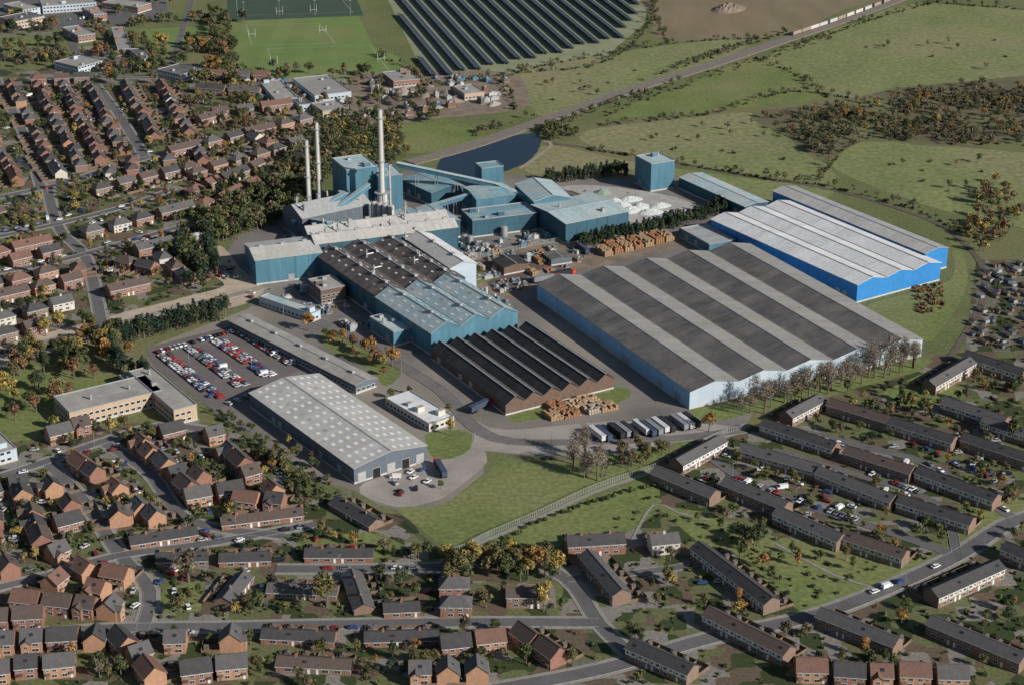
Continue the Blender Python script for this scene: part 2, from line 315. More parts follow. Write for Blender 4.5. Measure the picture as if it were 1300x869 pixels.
# ---------------- industrial building
def frame(N,L,Rr,h=0,wd=False):
    n,l,r=[np.array(p if wd else G(*p,h),float) for p in (N,L,Rr)]; v=l-n; D=float(np.linalg.norm(v)); v/=D; u=np.array((v[1],-v[0]))
    return n,u,v,float(np.dot(r-n,u)),D
def shed(name,N,L,Rr,eave,rise=0,spans=1,wall=None,ra=None,rb=None,h=0,axis='v',lights=None,doors=0,win=0,gable=None,vents=0,plant=0,saw=False,low=None,wd=False,pipes=0):
    wall=wall or w_teal; ra=ra or r_teal; rb=rb or ra; gable=gable or wall
    n,u,v,Wd,D=frame(N,L,Rr,h,wd)
    for i in np.arange(-1,Wd+1,2):
        for j in np.arange(-1,D+1,2):
            p=n+u*i+v*j; mark(p[0],p[1],1.5)
    if axis=='u': n=n+u*Wd; u,v=v,-u; Wd,D=D,Wd
    rot=math.atan2(u[1],u[0]); b=MB(); q=Wd/spans
    b.box(0,Wd,0,D,-.3,eave,wall,top=dark)
    b.box(-.08,Wd+.08,-.08,D+.08,-.3,.9,low or conc)
    if rise<=0.5:
        b.box(.35,Wd-.35,.35,D-.35,eave,eave+.06,ra)
        for (x0,x1,y0,y1) in ((-.1,Wd+.1,-.1,.3),(-.1,Wd+.1,D-.3,D+.1),(-.1,.3,.3,D-.3),(Wd-.3,Wd+.1,.3,D-.3)): b.box(x0,x1,y0,y1,eave+.003,eave+.55,metal if rise>0 else wall)
    for k in range(spans if rise>.5 else 0):
        x0=k*q;x1=x0+q; xm=x1-.5 if saw else (x0+x1)/2; zr=eave+rise
        for y,s_ in ((-.02,0),(D+.02,1)):
            b.face([(x0,y,eave-.01),(x1,y,eave-.01),(xm,y,zr-.05)],gable)
        if gable!=wall: b.box(x0+.01,x1-.01,-.05,0,.9,eave-.02,gable)
        o=.5
        e0=x0-(o if k==0 else 0); e1=x1+(o if k==spans-1 else 0)
        za=eave-(rise/(xm-x0))*(x0-e0)+.15; zb=eave+.15-(rise/(x1-xm))*(e1-x1)
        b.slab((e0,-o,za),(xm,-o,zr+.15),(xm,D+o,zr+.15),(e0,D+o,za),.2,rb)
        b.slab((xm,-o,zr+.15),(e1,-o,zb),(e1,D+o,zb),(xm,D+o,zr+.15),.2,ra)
        b.box(xm-.35,xm+.35,-o,D+o,zr+.1,zr+.3,metal)
        if k: b.box(x0-.4,x0+.4,-o,D+o,eave+.1,eave+.32,r_dark)
        if lights:
            ny,lw,ll,rows=lights
            for s_ in (0,1):
                for rr in range(rows):
                    t=(rr+.5)/rows*.8+.1
                    xx=x0+(xm-x0)*t if s_==0 else x1+(xm-x1)*t; zz=eave+rise*t+.24; sl=rise/(xm-x0)*(1 if s_==0 else -1)
                    for j in range(ny):
                        yy=(j+.5)*D/ny
                        b.face([(xx-lw/2,yy-ll/2,zz-sl*lw/2),(xx+lw/2,yy-ll/2,zz+sl*lw/2),(xx+lw/2,yy+ll/2,zz+sl*lw/2),(xx-lw/2,yy+ll/2,zz-sl*lw/2)],skyl if R.random()<.9 else r_mid)
        for j in range(vents):
            yy=(j+.5)*D/vents; b.box(xm-.8,xm+.8,yy-1.3,yy+1.3,zr,zr+1.3,metal,top=r_mid)
    for j in range(doors):
        xx=(j+.5)*Wd/doors; hh=min(5,eave*.7); b.box(xx-2.2,xx+2.2,-.15,0,0,hh,metal); b.box(xx-1.9,xx+1.9,-.2,-.1,0,hh-.3,dark if j%2 else r_mid)
    if win:
        for fl in range(win):
            z0=1.2+fl*3.3
            if z0+1.4>eave+.5: break
            for x in np.arange(1.6,Wd-1.6,3.0):
                for y0,y1 in ((-.1,0),(D,D+.1)): b.box(x-1.1,x+1.1,y0,y1,z0,z0+1.5,white); b.box(x-.95,x+.95,y0-.03,y1+.03,z0+.15,z0+1.35,glass)
            for y in np.arange(1.6,D-1.6,3.0):
                for a0,a1 in ((-.1,0),(Wd,Wd+.1)): b.box(a0,a1,y-1.1,y+1.1,z0,z0+1.5,white); b.box(a0-.03,a1+.03,y-.95,y+.95,z0+.15,z0+1.35,glass)
    for j in range(plant):
        x=R.uniform(2,max(2.1,Wd-3));y=R.uniform(2,max(2.1,D-3)); z=eave+(rise if rise>.5 else 0)*.4
        k=R.random()
        if k<.4: b.box(x-1.2,x+1.2,y-1,y+1,z,z+1.6+rise*.4,metal)
        elif k<.7: b.box(x-2,x+2,y-1.2,y+1.2,z,z+2.4+rise*.3,wall,top=r_mid)
        else: b.cyl(x,y,z,z+2.6+rise*.4,.6,.6,metal,10)
    for j in range(pipes):
        y=R.uniform(2,D-2);x=R.uniform(1,Wd-1);z=eave+rise*.5; b.cyl(x,y,z,z+R.uniform(3,6),.5,.45,R.choice([metal,conc]),10); b.hcyl(x,min(Wd,x+R.uniform(2,5)),y,z+2,.4,metal,8)
    for y in np.arange(0,D+.1,D/max(2,round(D/8))): b.box(-.12,-.0,y-.12,y+.12,.9,eave-.1,wall)
    if eave>5 and D>20:
        for j in range(int(D//30)+1):
            y=R.uniform(4,D-6); b.box(-.16,0,y,y+3.6,0,4.2,metal); b.box(Wd,Wd+.16,y,y+3.6,0,4.2,metal)
    return b.obj(name,(n[0],n[1],0),rot)
shed('grey_warehouse',(875,519),(682,380),(1170,452),9.5,3.0,5,w_lblue,r_lit,r_dark,gable=w_pale)  # roof colours paint right slopes as sunlit and left slopes as shaded
shed('blue_warehouse',(1087,385),(902,300),(1192,356),11,2.4,3,w_blue,r_white,r_white)
shed('blue_warehouse',(239.1,980.8),(166.2,1094.2),(254.2,990.5),12.5,2,1,w_blue,r_mid,r_light,wd=True)
shed('loading_canopy',(900,323),(863,302),(926,313),6,.4,1,w_teal,r_mid)
shed('front_warehouse',(450,614),(318,517),(544,586),8,3.0,1,w_grey,r_light,r_light,lights=(14,1.7,2.5,4),doors=5)
shed('long_store_building',(452,500),(292,418),(480,492),5,1.2,1,w_grey,r_flat,r_flat,win=1,vents=5)
shed('office_extension',(395,410),(330,388),(405,404),5,.4,1,w_pale,r_teal2,win=1,plant=3)
shed('gatehouse_building',(545,548),(490,515),(577,538),4,.4,1,h_wh,r_white,win=1,plant=3)
shed('sawtooth_workshop',(642,527),(548,456),(778,492),6,3.4,6,w_brick,r_sootb,r_black,gable=w_brick,vents=0)
shed('production_hall',(480,405),(402,350),(572,368),13,4,3,w_dteal,r_brown,r_brown,lights=(9,1.0,2.4,1),vents=5,pipes=5)
shed('production_hall',(548,452),(478,405),(640,414),13,4.5,3,w_teal,r_teal,r_teal2,lights=(7,1.0,3.4,2),vents=2)
shed('furnace_hall',(326,362),(312,340),(400,338),15,2.5,1,w_teal,r_light,r_light,axis='u',vents=3)
shed('furnace_hall',(402,345),(385,322),(560,300),17,3,2,w_dteal,r_brown,r_light,axis='u',vents=8,pipes=7)
shed('furnace_hall',(572,372),(500,322),(600,362),15,2.5,1,w_pale,r_white,r_light,vents=3)
shed('furnace_annex',(420,352),(402,338),(470,338),10,.4,1,w_grey,r_flat,plant=6)
shed('amenity_block',(408,388),(392,374),(432,376),9,.4,1,w_brick,r_flat,win=2,plant=3)
shed('side_bay',(500,440),(470,420),(522,432),8,.4,1,w_teal,r_teal2,plant=3)
shed('batch_house',(385,305),(360,290),(470,285),14,5,1,w_grey,r_mid,r_mid,axis='u',plant=4,pipes=3)
shed('batch_tower',(442,276),(424,260),(478,268),31,.2,1,w_teal,r_teal2,plant=3)
shed('batch_tower',(482,275),(470,262),(509,268),26,.2,1,w_teal,r_teal2,plant=2)
shed('teal_shed',(520,312),(495,292),(580,298),11,2,2,w_dteal,r_teal,r_teal2,plant=2)
shed('teal_shed',(548,262),(512,245),(588,252),9,2,1,w_dteal,r_teal,r_teal)
shed('teal_shed',(605,278),(588,262),(650,268),13,1.5,1,w_teal,r_teal2,r_teal,axis='u')
shed('stores_block',(600,302),(586,288),(673,284),11,.3,1,w_dteal,r_teal,plant=4)
shed('teal_tower',(612,246),(604,239),(636,240),17,.3,1,w_teal,r_teal)
shed('teal_shed',(678,285),(654,262),(714,270),15,3,1,w_teal,r_teal2,r_teal2)
shed('teal_shed',(718,310),(674,285),(790,290),13,1.5,1,w_dteal,r_teal2,axis='u',plant=2)
shed('brick_store',(730,275),(700,262),(755,268),7,2,1,w_beige,t_br)
shed('cullet_tower',(826,244),(806,233),(848,235),19,.3,1,w_teal,r_teal2,plant=2)
shed('long_teal_shed',(945,278),(862,240),(962,266),8,1.2,1,w_dteal,r_teal2,r_teal2)
shed('yard_shed',(640,350),(625,340),(668,342),5,1.2,1,w_brick,r_black); shed('yard_shed',(560,352),(548,344),(585,344),5,1.2,1,w_dteal,r_dark); shed('yard_shed',(700,338),(690,330),(722,331),4,1,1,w_grey,r_dark)
shed('office_block',(90,543),(70,522),(195,503),8,.3,1,w_beige,r_flat,axis='v',win=2,plant=2)
shed('office_block',(222,540),(165,490),(246,528),8,.3,1,w_beige,r_flat,win=2,plant=2)
shed('office_block',(165,500),(152,488),(200,490),5,.3,1,w_beige,r_flat,win=1,plant=2)
for N_,L_,R_,e in (((20,38),(0,32),(62,32),7),((55,18),(50,8),(120,8),7),((150,72),(142,44),(166,68),6),((175,18),(130,12),(205,14),6),((0,590),(-20,570),(22,583),6),((350,135),(330,112),(375,130),5),((400,130),(372,108),(440,120),5),((230,105),(200,98),(262,98),6),((100,95),(70,88),(140,88),6),((500,112),(485,100),(530,106),5),((590,128),(575,118),(610,122),5),((120,28),(105,18),(135,25),6),((30,22),(5,14),(45,16),6),((180,85),(165,72),(195,82),6),((100,55),(80,44),(118,50),6),((410,150),(395,140),(440,144),5),((380,142),(372,134),(392,138),5)):
    shed('school_building' if e!=5 else 'depot_shed',N_,L_,R_,e,.3,1,R.choice([h_rd,w_beige,w_pale]),R.choice([r_flat,r_dark,r_lit]),win=2,plant=2)
def stack(px,py,h,r,base=None):
    x,y=G(px,py); b=MB(); b.cyl(0,0,0,h,r,r*.72,conc,18); b.cyl(0,0,h,h+.6,r*.8,r*.8,metal,18)
    for z in (h*.93,h*.55): 
        b.cyl(0,0,z,z+.25,r+.7,r+.7,metal,16)
        for k in range(12): a=k*math.pi/6; b.beam(((r+.65)*math.cos(a),(r+.65)*math.sin(a),z),((r+.65)*math.cos(a),(r+.65)*math.sin(a),z+1.2),.1,metal)
    b.beam((r+.3,0,0),(r*.75+.3,0,h),.35,metal)
    if base:
        b.cyl(0,0,0,base,r*1.9,r*1.7,conc,18); b.cyl(0,0,base,base+.3,r*2.5,r*2.5,metal,18); b.cyl(0,0,base*.7,base*.7+.3,r*2.4,r*2.4,metal,18)
        for k in range(4): a=k*math.pi/2+.4; b.beam((r*2.2*math.cos(a),r*2.2*math.sin(a),0),(r*2.2*math.cos(a),r*2.2*math.sin(a),base),.3,w_teal)
    b.obj('chimney_stack',(x,y,0)); mark(x,y,4)
stack(393,280,52,1.5,base=5); stack(406,268,58,1.5,base=5); stack(486,283,73,1.9,base=20); stack(496,276,34,.7); stack(378,290,20,.6); stack(515,300,22,.5)
def conveyor(a,c,za,zc,w=3):
    A=G(*a);C=G(*c); b=MB(); b.beam((A[0],A[1],za),(C[0],C[1],zc),w,w_teal,2.6); b.beam((A[0],A[1],za+1.5),(C[0],C[1],zc+1.5),w+.5,r_teal2,.2)
    for k in range(1,5):
        t=k/5;x=A[0]+(C[0]-A[0])*t;y=A[1]+(C[1]-A[1])*t;z=za+(zc-za)*t
        b.beam((x-1.2,y,0),(x-.6,y,z),.35,metal);b.beam((x+1.2,y,0),(x+.6,y,z),.35,metal)
    b.obj('conveyor_gallery')
conveyor((505,250),(630,262),22,14); conveyor((630,262),(680,275),14,10); conveyor((470,282),(395,300),24,6); conveyor((545,275),(600,270),6,12); conveyor((420,325),(395,300),20,10); conveyor((440,285),(372,300),20,8,4)
def tank(px,py,r,h,m=None,cone=True):
    x,y=G(px,py);b=MB();m=m or metal;b.cyl(0,0,0,h,r,r,m,20)
    if cone:b.cyl(0,0,h,h+r*.35,r+.1,.2,m,20)
    b.beam((r+.2,0,0),(r+.2,0,h),.3,metal)
    for k in range(10): a=k*math.pi/5; b.beam((r*math.cos(a),r*math.sin(a),h),(r*math.cos(a),r*math.sin(a),h+1.1),.08,metal)
    b.obj('storage_tank',(x,y,0)); mark(x,y,r+1)
tank(250,312,4,7,conc)
for i in range(4): tank(476+i*7,290+i*1.5,2,17,conc)
for p in ((530,322,2.4,4),(541,325,2.4,4),(552,328,2.4,4),(563,331,2.4,4),(535,333,2.4,4),(547,336,2.4,4),(640,300,2,6),(470,303,2.5,9),(590,310,1.6,6),(597,312,1.6,6)): tank(*p)
equ=[metal,w_teal,conc,w_grey,r_mid,w_dteal,r_dark,M('rusty_steel',(.22,.12,.08),(.16,.1,.075),s=.6)]
rot0=math.atan2(.463,.887)
def equip(x,y,s=1):
    b=MB();m=R.choice(equ);k=R.random();a,c,h=R.uniform(1,3)*s,R.uniform(1,2.2)*s,R.uniform(1.2,3.5)*s
    b.box(-a,a,-c,c,.15,h,m); b.box(-a-.2,a+.2,-c-.2,c+.2,0,.15,conc)
    if k<.4: b.cyl(a+1.2,0,0,h*1.3,.8*s,.8*s,R.choice(equ),12)
    elif k<.7: b.hcyl(-a-2,a,c+.7,1,.6*s,R.choice(equ),10); b.box(-a-1.5,-a-1.2,c+.3,c+1.1,0,1,conc)
    else: b.beam((a,0,h-.3),(a+3,0,h-.3),.3,metal); b.beam((a+3,0,0),(a+3,0,h),.3,metal)
    b.box(-a*.5,a*.3,-c*.5,c*.4,h,h+.6*s,metal)
    b.obj('plant_equipment',(x,y,.08),rot0+R.choice([0,math.pi/2])); mark(x,y,3)
for poly,n in (([(500,310),(590,305),(640,315),(590,345),(540,340)],30),([(440,275),(520,262),(530,300),(470,300)],26),([(340,372),(400,350),(480,410),(470,430),(400,400)],16),([(640,290),(700,300),(660,320),(600,325)],14),([(370,300),(400,295),(400,330),(330,325)],14),([(790,290),(860,265),(860,285),(800,300)],8),([(590,350),(640,385),(660,400),(640,405),(600,370)],12),([(560,360),(600,355),(690,320),(640,350)],10)):
    for p in inside(poly,n): equip(*p)
def heap(name,px,py,rx,ry,h,m):
    x,y=G(px,py);n=18;b=MB();g={}
    for i in range(n+1):
        for j in range(n+1):
            X=(i/n*2-1);Y=(j/n*2-1);d=math.hypot(X,Y);g[i,j]=(X*rx,Y*ry,max(0,(1-d**1.3))*h*(1+R.uniform(-.18,.18))+(0 if d<1 else -.3))
    for i in range(n):
        for j in range(n): b.face([g[i,j],g[i+1,j],g[i+1,j+1],g[i,j+1]],m)
    b.obj(name,(x,y,.04),R.uniform(0,1)); mark(x,y,min(rx,ry))
cul=M('glass_cullet',(.58,.60,.57),(.46,.49,.47),s=.5,fine=.2); cul2=M('green_cullet',(.2,.28,.22),(.3,.34,.28),s=.5)
for p in ((790,262,7,6,3.0),(801,268,9,6,3.0),(812,263,8,6,2.6),(800,254,9,5,2.4),(826,270,9,6,2.6),(838,262,8,5,2.2),(780,256,6,5,2.2)): heap('cullet_heap',*p,cul)
for p in ((735,252,7,6,2.6),(765,245,6,6,2.6),(775,272,6,5,2.2)): heap('cullet_heap',*p,cul2)
heap('earth_mound',925,12,22,14,6,soil);heap('earth_mound',690,345,9,6,2,ballast);heap('earth_mound',655,338,7,5,2,ballast)
for i in range(16): heap('scrap_heap',R.uniform(480,650),R.uniform(108,142),R.uniform(4,8),R.uniform(3,6),R.uniform(2,4),R.choice([ballast,soil,M('scrap',(.25,.12,.07),(.3,.3,.3),s=.8,fine=.4),r_flat]))
for p in inside([(470,100),(640,98),(655,130),(560,145),(460,150)],34): equip(*p,1.3)
for p in inside([(310,105),(430,105),(440,145),(340,140)],14): equip(*p,1.2)
cols=[M('crate_'+n,c,s=.6) for n,c in (('timber',(.40,.27,.16)),('rust',(.33,.17,.09)),('pine',(.48,.34,.21)),('pale',(.42,.36,.28)))]
def pallets(px,py,nx,ny,nz,m,rot):
    x,y=G(px,py);b=MB()
    for i in range(nx):
        for j in range(ny):
            hh=(nz+R.choice([0,0,-1]))
            for k in range(max(1,hh)):
                b.box(i*1.5,i*1.5+1.25,j*1.5,j*1.5+1.25,k*1.3+.12,k*1.3+1.25,m)
                b.box(i*1.5,i*1.5+1.25,j*1.5,j*1.5+1.25,k*1.3,k*1.3+.06,wood)
    b.obj('pallet_stack',(x,y,.07),rot);mark(x,y,3)
for i in range(7): pallets(768+i*13,327-i*3.2,4,8,3,cols[i%2],rot0)
for i in range(5): pallets(770+i*14,312-i*3.4,4,6,2,cols[(i+1)%2],rot0)
for i,(x,y) in enumerate([(700,535),(718,532),(726,522),(748,527),(765,524),(700,522),(742,516)]): pallets(x,y,6,6,2,cols[i%4],rot0)
for i in range(14): pallets(640+R.uniform(-30,60),335+R.uniform(-14,22),R.randint(2,4),R.randint(2,6),2,R.choice(cols),rot0)
for p in inside([(600,335),(690,312),(760,322),(700,350),(640,380)],26): equip(*p,.7)
# ---------------- houses
def window(b,x,z,w,h,y,sgn):
    y0,y1=(y-.07,y) if sgn<0 else (y,y+.07); b.box(x-w/2,x+w/2,y0,y1,z,z+h,white)
    y0,y1=(y-.1,y) if sgn<0 else (y,y+.1); b.box(x-w/2+.12,x-.05,y0,y1,z+.12,z+h-.12,glass); b.box(x+.05,x+w/2-.12,y0,y1,z+.12,z+h-.12,glass)
HC_={}
def house(units,uw,d,eh,rh,wm,rm,hip=0,chim=1,panel=None,fg=0,porch=0):
    key=(units,uw,d,eh,rh,wm.name,rm.name,hip,chim,fg,panel.name if panel else 0)
    if key in HC_: return HC_[key]
    b=MB();w=units*uw;x0=-w/2;x1=w/2;y0=-d/2;y1=d/2
    b.box(x0,x1,y0,y1,-.2,eh,wm); o=.35;zr=eh+rh;sl=rh/(d/2);ze=eh-sl*o+.12;hp=d/2*.9 if hip else -o
    for sg in(-1,1):
        b.slab((x0-o,sg*(d/2+o),ze),(x1+o,sg*(d/2+o),ze),(x1-hp,0,zr+.12),(x0+hp,0,zr+.12),.14,rm)
        xe=x0 if sg<0 else x1
        if hip: 
            xx=xe+sg*o; xi=xe-sg*hp; b.face([(xx,-d/2-o,ze),(xx,d/2+o,ze),(xi,0,zr+.12)],rm); b.face([(xx,-d/2-o,ze-.14),(xx,d/2+o,ze-.14),(xx,d/2+o,ze),(xx,-d/2-o,ze)],white)
        else: b.face([(xe,y0,eh-.01),(xe,y1,eh-.01),(xe,0,zr-.02)],wm)
        b.box(x0-o,x1+o,sg*(d/2+o)-.06,sg*(d/2+o)+.06,ze-.2,ze-.05,white)
    if not hip: b.box(x0-o,x1+o,-.12,.12,zr+.05,zr+.22,rm)
    fl=2 if eh>4 else 1
    for u in range(units):
        c=x0+(u+.5)*uw; m=1 if u%2 else -1
        for sg,y in((-1,y0),(1,y1)):
            dx=c+m*uw*.27; yy=(y-.06,y) if sg<0 else(y,y+.06)
            b.box(dx-.48,dx+.48,yy[0],yy[1],0,2.1,white if (u%3) else h_rd)
            if panel and sg<0: b.box(c-uw*.46,c+uw*.46,y-.05,y,2.5,eh-.25,panel)
            window(b,c-m*uw*.17,.8,uw*.36,1.35,y,sg)
            if fl==2: window(b,c-m*uw*.2,3.2,uw*.3,1.15,y-(.06 if sg<0 and panel else 0),sg); window(b,c+m*uw*.25,3.3,uw*.2,1.0,y-(.06 if sg<0 and panel else 0),sg)
            if porch and sg<0: b.slab((dx-.9,y-1.1,2.3),(dx+.9,y-1.1,2.3),(dx+.9,y,2.75),(dx-.9,y,2.75),.1,rm)
        if chim and (u%2==0):
            xx=c+uw/2 if units>1 else x0+.5
            b.box(xx-.5,xx+.5,-.4,.4,zr-.8,zr+1.1,wm); b.cyl(xx-.22,0,zr+1.1,zr+1.5,.13,.12,h_or,6);b.cyl(xx+.22,0,zr+1.1,zr+1.5,.13,.12,h_or,6)
        if (u*5+units)%4==1: b.slab((c-.8,-d*.3,eh+rh*.4+.2),(c+.8,-d*.3,eh+rh*.4+.2),(c+.8,-d*.18,eh+rh*.64+.2),(c-.8,-d*.18,eh+rh*.64+.2),.05,glass)
    if fg:
        a=x0+uw*.05;c=a+uw*.48;g=y0-1.8;mx=(a+c)/2;gr=eh+(c-a)/2*.75
        b.box(a,c,g,y0,-.2,eh,wm); b.face([(a,g,eh),(c,g,eh),(mx,g,gr)],wm)
        for s_ in(-1,1):
            ex=mx+s_*((c-a)/2+.3); b.slab((mx,g-.3,gr+.12),(ex,g-.3,eh-.1),(ex,0,eh-.1),(mx,0,gr+.12),.12,rm)
        window(b,mx,.8,1.8,1.3,g,-1);window(b,mx,3.2,1.5,1.1,g,-1)
    if hip==0 and units==2 and chim:
        b.box(x0+.4,x0+3.4,y1,y1+2.6,-.1,2.5,wm); b.slab((x0+.2,y1+2.8,2.45),(x0+3.6,y1+2.8,2.45),(x0+3.6,y1,3.2),(x0+.2,y1,3.2),.1,rm)
    me=b.mesh('house');HC_[key]=me;return me
FC={}
def fence_kit(units,uw,d,L):
    k=(units,uw,d,L)
    if k in FC: return FC[k]
    b=MB();w=units*uw
    for u in range(units+1):
        x=-w/2+u*uw; b.box(x-.05,x+.05,d/2,d/2+L,0,1.5,wood)
    b.box(-w/2,w/2,d/2+L,d/2+L+.1,0,1.6,wood)
    for u in range(units):
        if (u*7+units)%3: 
            x=-w/2+u*uw+uw*.3;y=d/2+L-2.6; b.box(x-1,x+1,y,y+1.8,0,1.9,wood);b.slab((x-1.2,y-.1,1.9),(x,y-.1,2.4),(x,y+1.9,2.4),(x-1.2,y+1.9,1.9),.06,t_gr);b.slab((x,y-.1,2.4),(x+1.2,y-.1,1.9),(x+1.2,y+1.9,1.9),(x,y+1.9,2.4),.06,t_gr)
    FC[k]=b.mesh('garden_fence');return FC[k]
def hput(x,y,rot,me,name,w,d,fk=None):
    put(me,name,(x,y,0),rot)
    for i in np.arange(-w/2,w/2+.1,2): 
        for j in (-d/2,0,d/2): mark(x+i*math.cos(rot)-j*math.sin(rot),y+i*math.sin(rot)+j*math.cos(rot),1.5)
    if fk: put(fk,'garden_fence',(x,y,0),rot)
SEMI=[(h_rd,t_br),(h_rd,t_rd),(h_br,t_gr),(h_rd,t_br),(h_or,t_br),(h_wh,t_gr),(h_rd,t_rd),(h_rd,t_gr),(h_br,t_dk),(h_rd,t_dk)]
NEW=[(h_or,t_rd),(h_or,t_br),(h_or,t_gr),(h_rd,t_dk),(h_or,t_rd),(h_rd,t_br),(h_or,t_dk),(h_or,t_gr)]
def row(p1,p2,kind='semi',gap=4,flip=False,chk=True):
    A=np.array(G(*p1));B=np.array(G(*p2));L=float(np.linalg.norm(B-A));d=(B-A)/L;rot=math.atan2(d[1],d[0])+(math.pi if flip else 0)
    if kind=='terr':
        u=max(3,round(L/5.6));me=house(u,5.6,8,5.0,2.2,h_br,R.choice([t_br,t_gr,t_dk,t_gr]),chim=0,panel=R.choice([white,None,h_wh]));c=(A+B)/2
        hput(c[0],c[1],rot,me,'terraced_house_row',u*5.6,8,fence_kit(u,5.6,8,7));return
    if kind=='bung':
        u=max(2,round(L/7));me=house(u,7,8,2.7,2.0,R.choice([h_br,h_rd]),R.choice([t_gr,t_dk,t_br]));c=(A+B)/2
        hput(c[0],c[1],rot,me,'bungalow_row',u*7,8,fence_kit(u,7,8,5));return
    t=0
    while t<L:
        if kind=='semi':
            wm,rm=R.choice(SEMI);un=R.choice([2,2,2,2,2,4]);hip=R.choice([0,1]) if un==2 else 0;uw=6.0;dd=8;me=house(un,uw,dd,5.1,2.9,wm,rm,hip=hip);g=gap
        else:
            wm,rm=R.choice(NEW);un=R.choice([1,1,1,2,2]);uw=8.0 if un==1 else 5.6;dd=8.2 if un==1 else 8.6;fg=1 if un==1 and R.random()<.6 else 0;me=house(un,uw,dd,5.0,3.4,wm,rm,chim=0,fg=fg,porch=1);g=gap*.7
        w=un*uw;c=A+d*(t+w/2)
        j=R.uniform(-1.4,1.4);c=c+np.array((-d[1],d[0]))*j; ra_=rot+R.uniform(-.05,.05)
        if kind=='new' and un==1 and R.random()<.3: ra_+=math.pi/2
        if not chk or all(free(*(c+d*s_)) for s_ in (-w/2+1,0,w/2-1)):
            hput(c[0],c[1],ra_,me,{'semi':'semi_detached_house','new':'brick_house'}[kind],w,dd,fence_kit(un,uw,dd,9 if kind=='semi' else 7))
        t+=w+g*R.uniform(.7,1.6)
T=[((1180,498),(1228,470)),((1225,460),(1300,485)),((1055,522),(1130,545)),((1130,545),(1210,570)),((1200,520),(1275,545)),((970,548),(1060,578)),((1072,582),(1160,610)),((1165,608),(1265,645)),((945,580),(1040,607)),((1042,610),(1132,645)),((1140,645),(1235,675)),((832,608),(908,640)),((920,622),(1000,655)),((990,662),(1065,695)),((1068,690),(1152,718)),((857,600),(915,568)),((995,540),(1042,515)),((1178,768),(1268,728)),((1275,705),(1320,725)),((745,715),(790,768)),((885,705),(980,778)),((1220,565),(1310,595)),((1250,545),(1330,570)),((1040,790),(1140,830)),((900,790),(1000,840)),((1180,800),(1300,850)),((800,830),(880,865)),((640,765),(700,765))]
for a,c in T: row(a,c,'terr')
for a,c in [((720,702),(765,698)),((775,698),(812,694)),((825,700),(868,696)),((558,752),(598,752)),((560,775),(600,775)),((600,700),(645,705))]: row(a,c,'semi',2)
for a,c in [((170,692),(245,680)),((280,668),(385,655)),((200,714),(265,712)),((282,714),(342,712)),((387,708),(475,708)),((425,640),(480,672)),((283,772),(312,735)),((340,752),(430,756)),((447,735),(462,778)),((490,778),(530,776)),((330,810),(430,815)),((460,815),(560,812)),((350,845),(450,850))]: row(a,c,'bung')
NR=[((178,568),(235,622)),((95,592),(150,632)),((255,545),(345,632)),((205,560),(255,548)),((15,602),(52,690)),((-30,700),(95,668)),((20,768),(165,785)),((68,705),(118,735)),((135,735),(210,748)),((160,632),(200,672)),((235,640),(285,632)),((105,668),(150,662)),((285,575),(330,620)),((-30,640),(20,625)),((65,622),(95,660)),((0,735),(50,720)),((230,600),(270,625)),((-50,825),(120,818)),((150,815),(190,860)),((210,825),(320,820)),((-60,865),(100,850)),((230,860),(320,850)),((60,560),(110,548)),((560,830),(640,822)),((660,810),(720,850)),((520,862),(620,860)),((1010,860),(1200,869)),((-60,800),(60,792)),((195,590),(215,600)),((140,690),(190,700)),((30,640),(60,635)),((60,745),(130,760)),((110,775),(160,772)),((215,655),(225,640)),((300,640),(340,645)),((-20,670),(10,665)),((150,585),(180,605))]
for a,c in NR: row(a,c,'new',3)
SR=[]
for x0 in (-45,12,48,78,112,160,205): SR.append(((x0,112),(x0+62,228)))
for y0,x1 in ((277,235),(248,240),(300,235),(328,240),(342,250),(368,250),(385,240),(412,180),(432,90)): SR.append(((-50,y0+12),(x1,y0+12-(x1+50)*.24)))
SR+=[((205,172),(335,138)),((215,200),(380,160)),((250,118),(400,128)),((270,150),(390,135)),((240,228),(370,190)),((240,252),(330,215)),((320,178),(380,205)),((40,108),(110,104)),((270,100),(330,102)),((150,338),(212,352)),((255,270),(320,240)),((150,365),(200,395)),((100,345),(125,400)),((205,330),(235,360))]
R.shuffle(SR)
for a,c in SR: row(a,c,'semi',4.5,flip=R.random()<.3)
# ---------------- vehicles
def carmesh(name,col,van=False):
    m=M('paint_'+name,col,tuple(x*.92 for x in col),rough=.3,fine=.03);b=MB();w=.86
    tyre=M('tyre',(.02,.02,.02))
    if van: prof=[(-2.6,.35),(2.5,.35),(2.6,1.0),(2.0,1.3),(1.5,2.1),(-2.6,2.2)]
    else: prof=[(-2.1,.35),(2.1,.35),(2.15,.7),(1.9,.88),(1.0,.98),(-1.9,1.0),(-2.15,.85)]
    A=[(-w,y,z) for y,z in prof];B=[(w,y,z) for y,z in prof]
    for i in range(len(prof)): j=(i+1)%len(prof); b.face([A[i],A[j],B[j],B[i]],m)
    b.face(A,m);b.face(B,m)
    if not van:
        lo=[(-.8,-1.8,1.0),(.8,-1.8,1.0),(.8,1.05,.98),(-.8,1.05,.98)];hi=[(-.62,-1.3,1.45),(.62,-1.3,1.45),(.62,.3,1.45),(-.62,.3,1.45)]
        for i in range(4): j=(i+1)%4; b.face([lo[i],lo[j],hi[j],hi[i]],glass)
        b.slab(*[(p[0]*1.05,p[1]*1.02,1.48) for p in hi],.05,m)
    else: b.face([(-.8,2.02,1.33),(.8,2.02,1.33),(.75,1.56,2.05),(-.75,1.56,2.05)],glass); b.box(-.88,.88,1.2,1.9,1.3,1.8,glass)
    for y in(-1.35,1.35):
        for x in(-.9,.68): b.hcyl(x,x+.22,y,.33,.33,tyre,8)
    return b.mesh(name)
